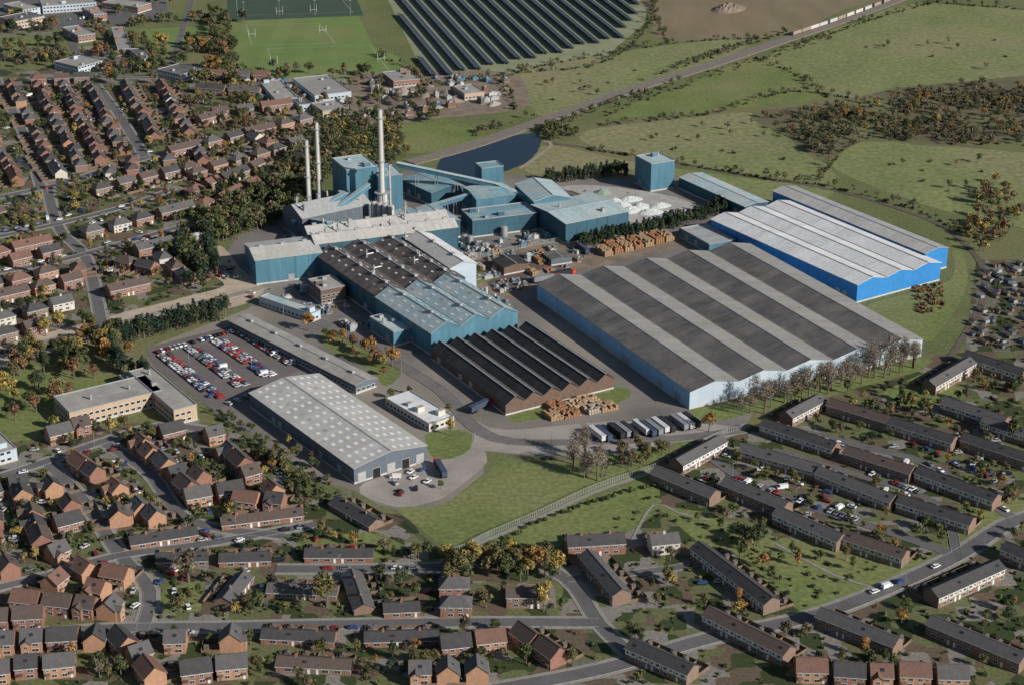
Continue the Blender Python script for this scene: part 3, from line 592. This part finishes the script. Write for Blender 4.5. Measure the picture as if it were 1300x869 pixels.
CARS=[carmesh(n,c) for n,c in (('white',(.78,.78,.78)),('silver',(.5,.51,.52)),('red',(.45,.03,.025)),('blue',(.04,.08,.25)),('black',(.02,.02,.025)),('grey',(.16,.17,.18)),('white2',(.8,.8,.8)),('silver2',(.42,.43,.45)),('darkred',(.22,.02,.02)))]
VAN=carmesh('white_van',(.8,.8,.8),True)
def car(x,y,rot): put(R.choice(CARS) if R.random()<.93 else VAN,'parked_car',(x,y,.19),rot)
def carrow(p1,p2,sp=2.6,pr=.85,perp=True):
    A=np.array(G(*p1));B=np.array(G(*p2));L=float(np.linalg.norm(B-A));d=(B-A)/L;a=math.atan2(d[1],d[0]);t=0
    while t<L:
        if R.random()<pr: q=A+d*t; car(q[0],q[1],a+(R.choice([0,math.pi]) if perp else -math.pi/2)+R.uniform(-.05,.05))
        t+=sp
for i in range(4):
    for o_ in (0,9):
        p1=(205+i*34+o_,452-i*9-o_*.1);p2=(272+i*33+o_,506-i*14-o_*.1);carrow(p1,p2)
carrow((200,448),(300,420));carrow((285,515),(372,482),2.6,.6);carrow((330,418),(400,455),2.6,.4)
for a,c in [((640,590),(700,582)),((905,575),(960,590)),((960,600),(1050,625)),((1095,575),(1180,600)),((870,742),(960,735)),((1060,655),(1150,685)),((395,722),(540,722)),((1110,752),(1260,690)),((60,240),(290,180)),((-20,350),(200,298)),((70,590),(240,548)),((150,700),(400,668)),((100,808),(500,796)),((1180,590),(1280,650)),((-20,300),(180,258))]: carrow(a,c,7,.45,False)
for a,c in [((1000,632),(1110,668)),((935,608),(1010,634)),((1100,600),(1180,630)),((1040,560),(1100,578)),((20,30),(110,24)),((110,80),(160,76)),((320,120),(420,118))]: carrow(a,c,3,.5)
for p in inside([(490,600),(545,592),(560,615),(510,630)],9): car(*p,R.uniform(0,6))
for p in inside([(290,335),(330,380),(390,400),(320,385),(262,340)],14): car(*p,R.uniform(0,6))
for p in inside([(0,560),(330,570),(420,680),(560,760),(0,790)],60)+inside([(880,610),(1280,540),(1290,640),(1000,660)],50)+inside([(0,120),(330,130),(230,300),(0,420)],70): car(*p,R.uniform(0,6))
def trailer(px,py,rot,m,cab=False):
    x,y=G(px,py);b=MB();b.box(-1.25,1.25,-6.5,6.5,1.2,3.9,m);b.box(-1.1,1.1,-6.4,6.4,.9,1.2,dark)
    for yy in(-5.2,-4,-2.8,4.2): b.hcyl(-1.2,-.8,yy,.5,.5,dark);b.hcyl(.8,1.2,yy,.5,.5,dark)
    if cab:
        b.box(-1.2,1.2,7,9.2,.6,3.3,M('cab',(.6,.08,.05)));b.box(-1.1,1.1,9.2,9.25,1.9,3,glass);b.hcyl(-1.2,1.2,8.2,.5,.5,dark)
    else: b.box(-.9,-.7,4.8,5,0,1,dark);b.box(.7,.9,4.8,5,0,1,dark)
    b.obj('lorry_trailer',(x,y,.16),rot);mark(x,y,5)
TM=[M('trailer_'+n,c,fine=.08) for n,c in(('white',(.6,.6,.6)),('grey',(.25,.26,.28)),('navy',(.06,.08,.13)),('black',(.035,.035,.04)))]
for i in range(8):
    if i not in (2,6): trailer(758+i*8,556-i*1.4+R.uniform(-1,1),rot0,TM[(i*2+i//3)%4])
for i in range(8):
    if i!=4: trailer(822+i*8,548-i*1.4+R.uniform(-1,1),rot0,TM[(i*3+2)%4])
for p in ((608,520,rot0-1.2),(690,358,-1.1),(712,352,-1.1),(740,320,.4),(560,600,.3)): trailer(*p,R.choice(TM),True)
# ---------------- fences
def palisade(name,pts,h,m,sp=.55,w=.22):
    P=smooth(W(pts),1.0);b=MB()
    for rz in (.3,h-.3):
        for i in range(0,len(P)-1): b.face([(*P[i],rz-.06),(*P[i+1],rz-.06),(*P[i+1],rz+.06),(*P[i],rz+.06)],m)
    for i in range(len(P)-1):
        a,c=P[i],P[i+1];L=math.hypot(c[0]-a[0],c[1]-a[1]);k=max(1,int(L/sp));dx,dy=(c[0]-a[0])/L*w/2,(c[1]-a[1])/L*w/2
        for q in range(k):
            x=a[0]+(c[0]-a[0])*q/k;y=a[1]+(c[1]-a[1])*q/k;b.face([(x-dx,y-dy,0),(x+dx,y+dy,0),(x+dx,y+dy,h),(x-dx,y-dy,h)],m)
    b.obj(name)
palisade('security_fence',[(945,543),(900,558),(840,590),(760,618),(690,650),(620,680),(572,700),(530,675),(500,652)],2.6,metal)
b=MB(); P=smooth(W([(943,547),(900,562),(840,594),(760,622),(690,654),(620,684),(575,702)]),5); strip(b,P,-1.2,1.2,.1,pavem); b.obj('footpath')
palisade('security_fence',[(560,338),(620,325),(700,308),(770,300)],2.6,metal)
palisade('security_fence',[(262,518),(400,612),(450,630)],2.4,metal,1.0)
# ---------------- solar farm
SP=W([(480,-40),(545,104),(650,82),(790,52),(822,-5),(830,-40)])
dv=np.array((-.24,.97));dv/=np.linalg.norm(dv);du=np.array((dv[1],-dv[0]))
o=np.array(G(545,104))
for k in range(0,26):
    base=o+du*(k*13.2-20);b=MB();cnt=0;ang=math.atan2(dv[1],dv[0])
    for j in range(-6,60):
        q=base+dv*(j*12.2)
        if inpoly(q[0],q[1],SP) and inpoly(*(q+dv*12),SP):
            cnt+=1;y0=j*12.2;y1=y0+12.1
            b.slab((y0,-2.9,1.0),(y1,-2.9,1.0),(y1,2.9,3.2),(y0,2.9,3.2),.12,solarm)
            for xx in (y0+1,y1-1): b.beam((xx,1.5,0),(xx,1.5,2.5),.15,metal);b.beam((xx,-1.5,0),(xx,-1.5,1.4),.15,metal)
            b.box(y0,y1,-2.99,-2.91,.85,1.05,metal); b.box(y0,y1,2.91,2.99,3.0,3.25,metal)
            b.box(y1-.12,y1+.1,-2.9,-2.8,.8,1.0,metal)
    if cnt: b.obj('solar_panel_row',(base[0],base[1],0),ang)
b=MB()
def linepath(pts,w=.2): strip(b,W(pts),-w/2,w/2,.075,white)
for q in ([(312,32),(405,30),(425,55),(320,58),(312,32)],[(340,62),(470,58),(495,92),(350,98),(340,62)],[(300,0),(430,-5),(448,16),(302,20),(300,0)]):
    for i in range(4): linepath(q[i:i+2])
b.obj('pitch_markings')
for px,py in((320,47),(410,42),(348,82),(484,78),(355,18),(398,16)):
    b=MB();b.beam((-3,0,0),(-3,0,7),.16,white);b.beam((3,0,0),(3,0,7),.16,white);b.beam((-3,0,2.6),(3,0,2.6),.14,white);b.obj('goal_posts',(*G(px,py),0),.4)
for px,py in((310,22),(355,20),(400,20),(445,20),(300,2),(440,2)):
    b=MB();b.cyl(0,0,0,14,.16,.1,metal,6);b.box(-1,1,-.2,.2,13.6,14.2,metal);b.obj('floodlight_mast',(*G(px,py),0))
for px,py in((100,428),(160,415),(230,398),(290,380),(360,400),(440,430),(510,475),(600,570),(700,568),(430,728),(520,726),(1250,690),(1150,738),(1060,775),(60,245),(150,218),(240,192),(240,460),(290,440),(320,470),(120,566),(300,672),(930,604),(1010,640)):
    b=MB();b.cyl(0,0,0,8,.1,.07,metal,6);b.beam((0,0,8),(1.6,0,8.2),.09,metal);b.box(1.3,1.9,-.12,.12,8.12,8.25,metal);b.obj('street_lamp',(*G(px,py),.1),R.uniform(0,6))
for p in inside([(1245,335),(1330,335),(1330,445),(1228,443)],100,False):
    b=MB();w,d=R.uniform(1,1.8),R.uniform(1.2,2.5);m=R.choice([wood,metal,wood,w_grey,r_mid]);b.box(-w,w,-d,d,0,1.7,m)
    for s_ in(-1,1): b.slab((0,-d-.1,2.4),(s_*(w+.15),-d-.1,1.65),(s_*(w+.15),d+.1,1.65),(0,d+.1,2.4),.06,R.choice([m,t_gr]))
    b.obj('allotment_shed',(*p,.05),R.uniform(-.1,.1)+rot0)
# ---------------- trees
TINT=dict(g=(.09,.105,.04),d=(.055,.07,.032),o=(.145,.13,.055),y=(.33,.25,.075),or_=(.32,.18,.06),r=(.20,.115,.06),b=(.15,.125,.08),bare=(.28,.235,.185),c=(.026,.046,.028))
def tree_geo(kind,tint,seed,n):
    rs=np.random.RandomState(seed);V=[];Q=[];C=[];t=np.array(TINT[tint]);nv=0
    def tube(a,b_,r0,r1,k=5):
        nonlocal nv
        a=np.array(a,float);b_=np.array(b_,float);d=b_-a;d/=np.linalg.norm(d);x=np.cross(d,(.3,.9,.1));x/=np.linalg.norm(x);y=np.cross(d,x)
        an=np.arange(k)*2*np.pi/k;ring=np.outer(np.cos(an),x)+np.outer(np.sin(an),y)
        V.append(a+ring*r0);V.append(b_+ring*r1)
        for i in range(k): Q.append(np.array([[nv+i,nv+(i+1)%k,nv+k+(i+1)%k,nv+k+i]]));C.append(np.array([(.16,.13,.105)]))
        nv+=2*k
    if kind=='conifer': cl=[(rs.uniform(-.3,.3),rs.uniform(-.3,.3),1.2+i*.95,1.9*(1-i/9.5)+.25) for i in range(9)];tube((0,0,0),(0,0,8),.2,.05)
    elif kind=='bush': cl=[(rs.uniform(-1,1),rs.uniform(-1,1),rs.uniform(.6,1.5),rs.uniform(.7,1.2)) for i in range(5)];tube((0,0,0),(0,0,1),.1,.05,4)
    else:
        hh=5.4 if kind=='round' else 6.2; rr=2.5 if kind=='round' else 1.8;vz=2.1 if kind=='round' else 3.0;cl=[]
        for i in range(12):
            d=rs.normal(size=3);d/=np.linalg.norm(d);q=rs.uniform(.55,1)
            cl.append((d[0]*rr*q,d[1]*rr*q,hh+d[2]*vz*q,rs.uniform(1.0,1.75)))
        tube((0,0,0),(rs.uniform(-.2,.2),0,4),.32,.2)
        for i in range(5): tube((0,0,rs.uniform(2.3,4)),cl[i][:3],.14,.05,4)
        if kind=='bare':
            for i in range(12):
                tube((0,0,3.8),cl[i][:3],.1,.04,3)
                for k in range(10):
                    d=rs.normal(size=3);d[2]=abs(d[2])+.4;d/=np.linalg.norm(d);tube(cl[i][:3],np.array(cl[i][:3])+d*rs.uniform(1,2.2),.05,.02,3)
    for cx,cy,cz,cr in cl:
        m=max(6,int(n/len(cl)));d=rs.normal(size=(m,3));d[:,2]+=.35;d/=np.linalg.norm(d,axis=1)[:,None]
        rad=cr*rs.uniform(.55,1.12,(m,1)) if kind!='bare' else cr*rs.uniform(.3,1.5,(m,1))
        p=np.array((cx,cy,cz))+d*rad*(1,1,.85);nn=d+rs.normal(size=(m,3))*.55;nn/=np.linalg.norm(nn,axis=1)[:,None]
        x=np.cross(nn,rs.normal(size=(m,3)));x/=np.linalg.norm(x,axis=1)[:,None];y=np.cross(nn,x)
        s=rs.uniform(.2,.42,(m,1))*(1.0 if n>250 else 1.5)*(.4 if kind=='bare' else 1);e=rs.uniform(.5,1,(m,1))
        vv=np.stack([p-x*s-y*s*e,p+x*s-y*s*e*.6,p+x*s*.8+y*s*e,p-x*s*.7+y*s*e],1).reshape(-1,3);V.append(vv)
        idx=nv+np.arange(m*4).reshape(m,4);Q.append(idx);nv+=m*4
        cc=t*rs.uniform(.6,1.35)*rs.uniform(.75,1.3,(m,1))*(1+rs.uniform(-.08,.08,(m,3)));C.append(cc)
    return np.concatenate(V),np.concatenate(Q),np.concatenate(C)
GEO={}
def geo(kind,tint,var,n):
    k=(kind,tint,var,n)
    if k not in GEO: GEO[k]=tree_geo(kind,tint,var*17+len(kind)*3+len(tint),n)
    return GEO[k]
def npmesh(name,V,Q,C):
    me=bpy.data.meshes.new(name);me.from_pydata(V.tolist(),[],Q.tolist());me.materials.append(foli)
    a=me.attributes.new('Col','FLOAT_COLOR','FACE');cc=np.ones((len(Q),4),np.float32);cc[:,:3]=C;a.data.foreach_set('color',cc.ravel());return me
TM_={}
NAMES=dict(round='deciduous_tree',tall='deciduous_tree',conifer='conifer_tree',bush='shrub',bare='bare_tree')
def tree(x,y,kind=None,tint='g',s=1):
    kind=kind or R.choice(['round','round','tall'])
    if tint=='bare': kind='bare'
    k=(kind,tint,R.randint(0,2))
    if k not in TM_: TM_[k]=npmesh(NAMES[kind],*geo(*k,{'bare':560,'bush':220}.get(kind,620)))
    s*=R.uniform(.75,1.25); put(TM_[k],'autumn_tree' if tint in('y','or_','r') else NAMES[kind],(x,y,0),R.uniform(0,6.28),(s*R.uniform(.9,1.1),s*R.uniform(.9,1.1),s*R.uniform(.85,1.15)))
def mass(name,pos,kinds,tints,s0,s1,n=160):
    V=[];Q=[];C=[];nv=0
    for x,y in pos:
        v,q,c=geo(R.choice(kinds),R.choice(tints),R.randint(0,4),n);a=R.uniform(0,6.28);s=R.uniform(s0,s1);ca,sa=math.cos(a)*s,math.sin(a)*s
        V.append(np.stack([v[:,0]*ca-v[:,1]*sa+x,v[:,0]*sa+v[:,1]*ca+y,v[:,2]*s*R.uniform(.85,1.1)],1));Q.append(q+nv);C.append(c*R.uniform(.8,1.2));nv+=len(v)
    if V: put(npmesh(name,np.concatenate(V),np.concatenate(Q),np.concatenate(C)),name)
GRN=['g','d','g','o','b']
def scat(poly,n,tints,s=1,kind=None,chk=True):
    for x,y in inside(poly,n,chk): tree(x,y,kind,R.choice(tints),s)
def clumps(poly,nc,per,rad,tints,s=1):
    for cx,cy in inside(poly,nc):
        tt=R.choice(tints)
        for _ in range(R.randint(max(1,per//2),per)):
            x,y=cx+R.gauss(0,rad),cy+R.gauss(0,rad)
            if free(x,y): tree(x,y,None,tt if R.random()<.6 else R.choice(tints),s)
WP=[(960,150),(1060,132),(1180,110),(1420,96),(1420,190),(1200,184),(1100,178),(1045,203),(1000,175)]
wpos=[]
for cx,cy in inside(WP,150,False):
    for _ in range(9):
        x,y=cx+R.gauss(0,8),cy+R.gauss(0,8)
        if inpoly(x,y,W(WP)): wpos.append((x,y))
mass('woodland_scrub',wpos,['round','bush','round'],['b','d','d','o','b','b','g','r'],.4,.95,110)
scat([(1040,135),(1300,115),(1300,180),(1100,172)],50,['y','o','bare','or_','o','b'],.8,None,False)
mass('railway_tree_belt',along(RP,5,3,True),['bush'],['d','b','o'],.8,1.3,90)
mass('railway_tree_belt',inside([(700,140),(900,72),(1000,40),(1010,52),(900,92),(760,140),(700,165),(640,195),(600,200),(600,170)],360),['round','bush'],['d','b','o','g','d'],.5,.85,110)
mass('railway_tree_belt',inside([(760,125),(1040,40),(1060,48),(830,125),(770,150)],120),['bush'],['d','b','o'],.4,.8,110)
mass('tree_belt',inside([(420,150),(500,145),(520,200),(470,220),(400,235),(420,180)],190),['round'],['d','g','o','b','y'],.7,1.1,150)
mass('tree_belt',inside([(235,262),(300,240),(380,232),(402,262),(360,282),(300,305),(255,310)],330),['round','tall'],['g','d','o','g','b','d'],.8,1.25,200)
mass('tree_belt',inside([(360,205),(430,170),(440,215),(400,240)],110),['round','tall'],['g','d','o','b','d'],.75,1.15,200)
mass('tree_belt',inside([(620,180),(690,160),(740,172),(700,180),(680,178)],50),['round'],['d','o','g'],.6,.9,130)
mass('evergreen_hedge',along([(690,235),(740,228),(795,222)],2.6,1.6)+along([(695,230),(740,223),(790,216)],2.6,1.6),['round','conifer'],['c','d'],.7,1.0,200)
mass('evergreen_hedge',along([(735,315),(800,302),(870,285),(925,268)],2.4,1.5)+along([(738,310),(800,297),(870,280),(920,263)],2.6,1.5),['round','conifer'],['c','d'],.7,1.0,200)
mass('evergreen_hedge',along([(152,437),(200,424),(248,412),(284,406)],2.4,1.2)+along([(152,433),(200,420),(248,408),(284,402)],2.6,1.2)+along([(138,450),(150,470),(190,485)],2.4,1.8)+along([(262,300),(268,330),(275,350)],2.4,2),['conifer','tall'],['c','c','d'],1.05,1.5,260)
mass('tree_belt',inside([(205,320),(235,300),(262,350),(262,375),(240,368)],55),['tall','round'],['c','d','g'],.8,1.25,220)
mass('tree_belt',inside([(262,520),(280,520),(420,612),(440,640),(400,640),(330,590)],90),['round','bush'],['d','g','o','g'],.45,.75,160)
HG=[[(640,98),(700,82),(860,55),(960,50)],[(480,70),(520,90),(545,110),(640,95),(760,82),(818,40),(830,0)],[(760,160),(900,145),(1000,118),(1080,125)],[(750,190),(860,208),(980,228),(1060,238)],[(1010,60),(1110,25),(1200,0)],[(1060,240),(1150,262),(1230,300)],[(655,140),(640,110),(600,98)],[(1200,5),(1400,20)],[(340,106),(420,108),(510,106)],[(1040,230),(1070,190),(1090,180)],[(120,100),(200,92),(290,106)],[(290,30),(300,80),(340,105)],[(960,75),(1010,95),(1050,125)],[(830,0),(835,30),(850,55)]]
for h_ in HG: mass('hedgerow',[p for p in along(h_,2.6,1.5) if R.random()<.85],['bush','round','bush'],['d','g','b','o','d'],.4,.95,90)
for h_ in ([(265,28),(280,70),(300,108)],[(165,36),(200,30),(265,28)],[(165,70),(220,72),(275,62)],[(-10,80),(60,76),(100,78)],[(140,0),(230,-5),(285,0)]): mass('tree_belt',along(h_,3.5,3,True),['round','tall'],['g','d','b','o','d','r'],.8,1.3,160)
mass('field_bushes',inside([(760,170),(960,155),(1040,225),(880,205)],14)+inside([(1090,200),(1280,200),(1270,255),(1190,255)],12)+inside([(1080,60),(1280,50),(1280,95)],10)+inside([(680,100),(860,70),(800,100),(700,130)],10),['bush','round'],['d','o','b'],.5,.9,140)
mass('hedgerow',inside([(1225,290),(1245,235),(1270,230),(1300,270),(1262,320),(1235,320)],60),['round'],['b','r','o','y'],.7,1.1,160)
mass('embankment_scrub',inside([(1160,365),(1195,360),(1200,390),(1165,405)],90,False),['bush'],['r','b','r'],.5,.8,110)
clumps([(0,0),(285,0),(290,105),(60,100),(0,95)],34,9,7,['g','o','b','d','r','y','d'],1.15)
scat([(60,70),(290,60),(300,108),(60,108)],60,['g','o','b','or_','d'],1.2)
scat([(300,88),(540,92),(560,160),(440,165),(340,105)],60,['d','b','o','g'],1)
clumps([(0,110),(400,110),(420,160),(380,240),(240,300),(250,370),(0,440)],95,5,6,['g','d','o','g','d','b','y','o','r'],.8)
scat([(0,110),(400,110),(420,160),(380,240),(240,300),(250,370),(0,440)],150,['g','d','o','y','b','or_'],.65)
scat([(240,180),(420,150),(420,230),(260,260)],60,GRN,.8)
scat([(0,420),(140,410),(180,470),(60,465),(0,460)],30,['g','o','y','or_','d'],1.2); scat([(0,460),(130,455),(110,500),(50,530),(0,540)],28,['g','d','o','r','y'],1.15)
scat([(60,540),(250,540),(240,560),(60,570)],14,['g','o','y'],.85)
clumps([(0,560),(400,560),(480,680),(560,780),(560,869),(0,869)],32,4,4,['g','d','o','g','y','b'],.7)
scat([(0,560),(400,560),(480,680),(560,780),(560,869),(0,869)],60,['g','d','o','y','or_'],.6)
scat([(480,700),(720,700),(740,869),(480,869)],32,GRN,.8)
clumps([(1000,520),(1300,470),(1300,869),(760,869),(880,640)],42,4,5,['g','d','g','o','b','y'],.7)
scat([(1000,520),(1300,470),(1300,869),(760,869),(880,640)],60,['g','d','o','or_'],.65)
for p in inside([(930,672),(980,680),(985,700),(935,712)],9): tree(*p,None,R.choice('gdo'),1.0)
for p in inside([(562,710),(700,705),(712,730),(566,738)],34,False): tree(*p,'round',R.choice(['y','or_','o','o','g','y']),1.05)
for p in inside([(400,425),(500,450),(515,480),(470,475)],8): tree(*p,None,R.choice(['or_','y','r','g']),.8)
for x,y,t,s in [(392,420,'or_',1.2),(435,435,'or_',1),(448,442,'r',1),(470,452,'or_',1.2),(475,462,'r',1.2),(498,464,'or_',1.3),(415,432,'g',.8),(496,505,'g',.7),(520,500,'g',.6),(572,552,'y',.9),(570,522,'g',.7),(610,352,'o',.7),(98,455,'y',1.6),(120,480,'r',1.4),(390,618,'g',1),(560,620,'g',.5),(900,548,'or_',1.1),(1035,500,'o',1.2),(1055,495,'bare',1.2),(1010,508,'o',1),(1250,300,'y',1.2),(1285,560,'g',1.1),(1175,525,'o',1.2),(240,738,'b',1.4),(415,770,'o',1.5),(690,775,'y',1.2)]: tree(*G(x,y),None,t,s)
for x,y in along([(950,528),(985,515),(1040,500),(1100,482),(1165,462)],4.0,3)+along([(965,518),(1040,495),(1100,476),(1160,456)],6.5,3): tree(x,y,'bare','bare',1.4)
for p in inside([(720,575),(765,572),(772,612),(735,618)],12): tree(*p,'bare','bare',1.4)
for p in inside([(780,575),(850,560),(850,585),(790,598)],14): tree(*p,None,R.choice(['bare','o','b']),.9)
for poly,n in (([(0,110),(400,110),(380,230),(250,290),(250,370),(0,440)],750),([(0,560),(330,560),(420,640),(560,700),(700,869),(0,869)],520),([(720,700),(940,550),(1300,450),(1300,869),(720,869)],560),([(1240,335),(1330,335),(1330,445),(1228,443)],220)):
    mass('garden_shrubs',inside(poly,n),['bush'],['g','d','o','g'],.3,.75,70)
mass('roadside_hedge',along([(60,700),(150,680),(260,655)],2,.4)+along([(620,700),(700,655),(850,610)],3,1)+along([(0,448),(120,430),(260,398)],3,1),['bush'],['g','d'],.6,.9,90)
mass('yard_weeds',inside([(280,330),(560,250),(800,240),(860,300),(620,380),(500,420),(300,390)],60),['bush'],['g','o'],.3,.6,60)
# ---------------- camera, light
cam=bpy.data.cameras.new('camera');co=bpy.data.objects.new('camera',cam);COL.objects.link(co)
co.location=(0,0,HC);co.rotation_euler=(math.radians(90)-TH,0,0);cam.sensor_width=36;cam.lens=36*FL/1300;cam.shift_y=-(434.5-390)/1300
cam.clip_start=1;cam.clip_end=40000;sc.camera=co
sd=np.array((.85,-.53));sd/=np.linalg.norm(sd);el=math.radians(27)
S=bpy.data.lights.new('sun','SUN');S.energy=5.0;S.angle=math.radians(.5);S.color=(1,.96,.89);so=bpy.data.objects.new('sun',S);COL.objects.link(so)
so.rotation_euler=Vector((sd[0]*math.cos(el),sd[1]*math.cos(el),math.sin(el))).to_track_quat('Z','Y').to_euler()
w=bpy.data.worlds.new('World');sc.world=w;w.use_nodes=True;nt=w.node_tree;bg=nt.nodes['Background']
sk=nt.nodes.new('ShaderNodeTexSky');sk.sky_type='NISHITA';sk.sun_disc=False;sk.sun_elevation=el;sk.sun_rotation=math.atan2(sd[0],sd[1]);sk.altitude=300
nt.links.new(sk.outputs[0],bg.inputs[0]);bg.inputs[1].default_value=.065
sc.view_settings.view_transform='Standard';sc.view_settings.look='None';sc.view_settings.exposure=0
print('OBJS',len(sc.objects))
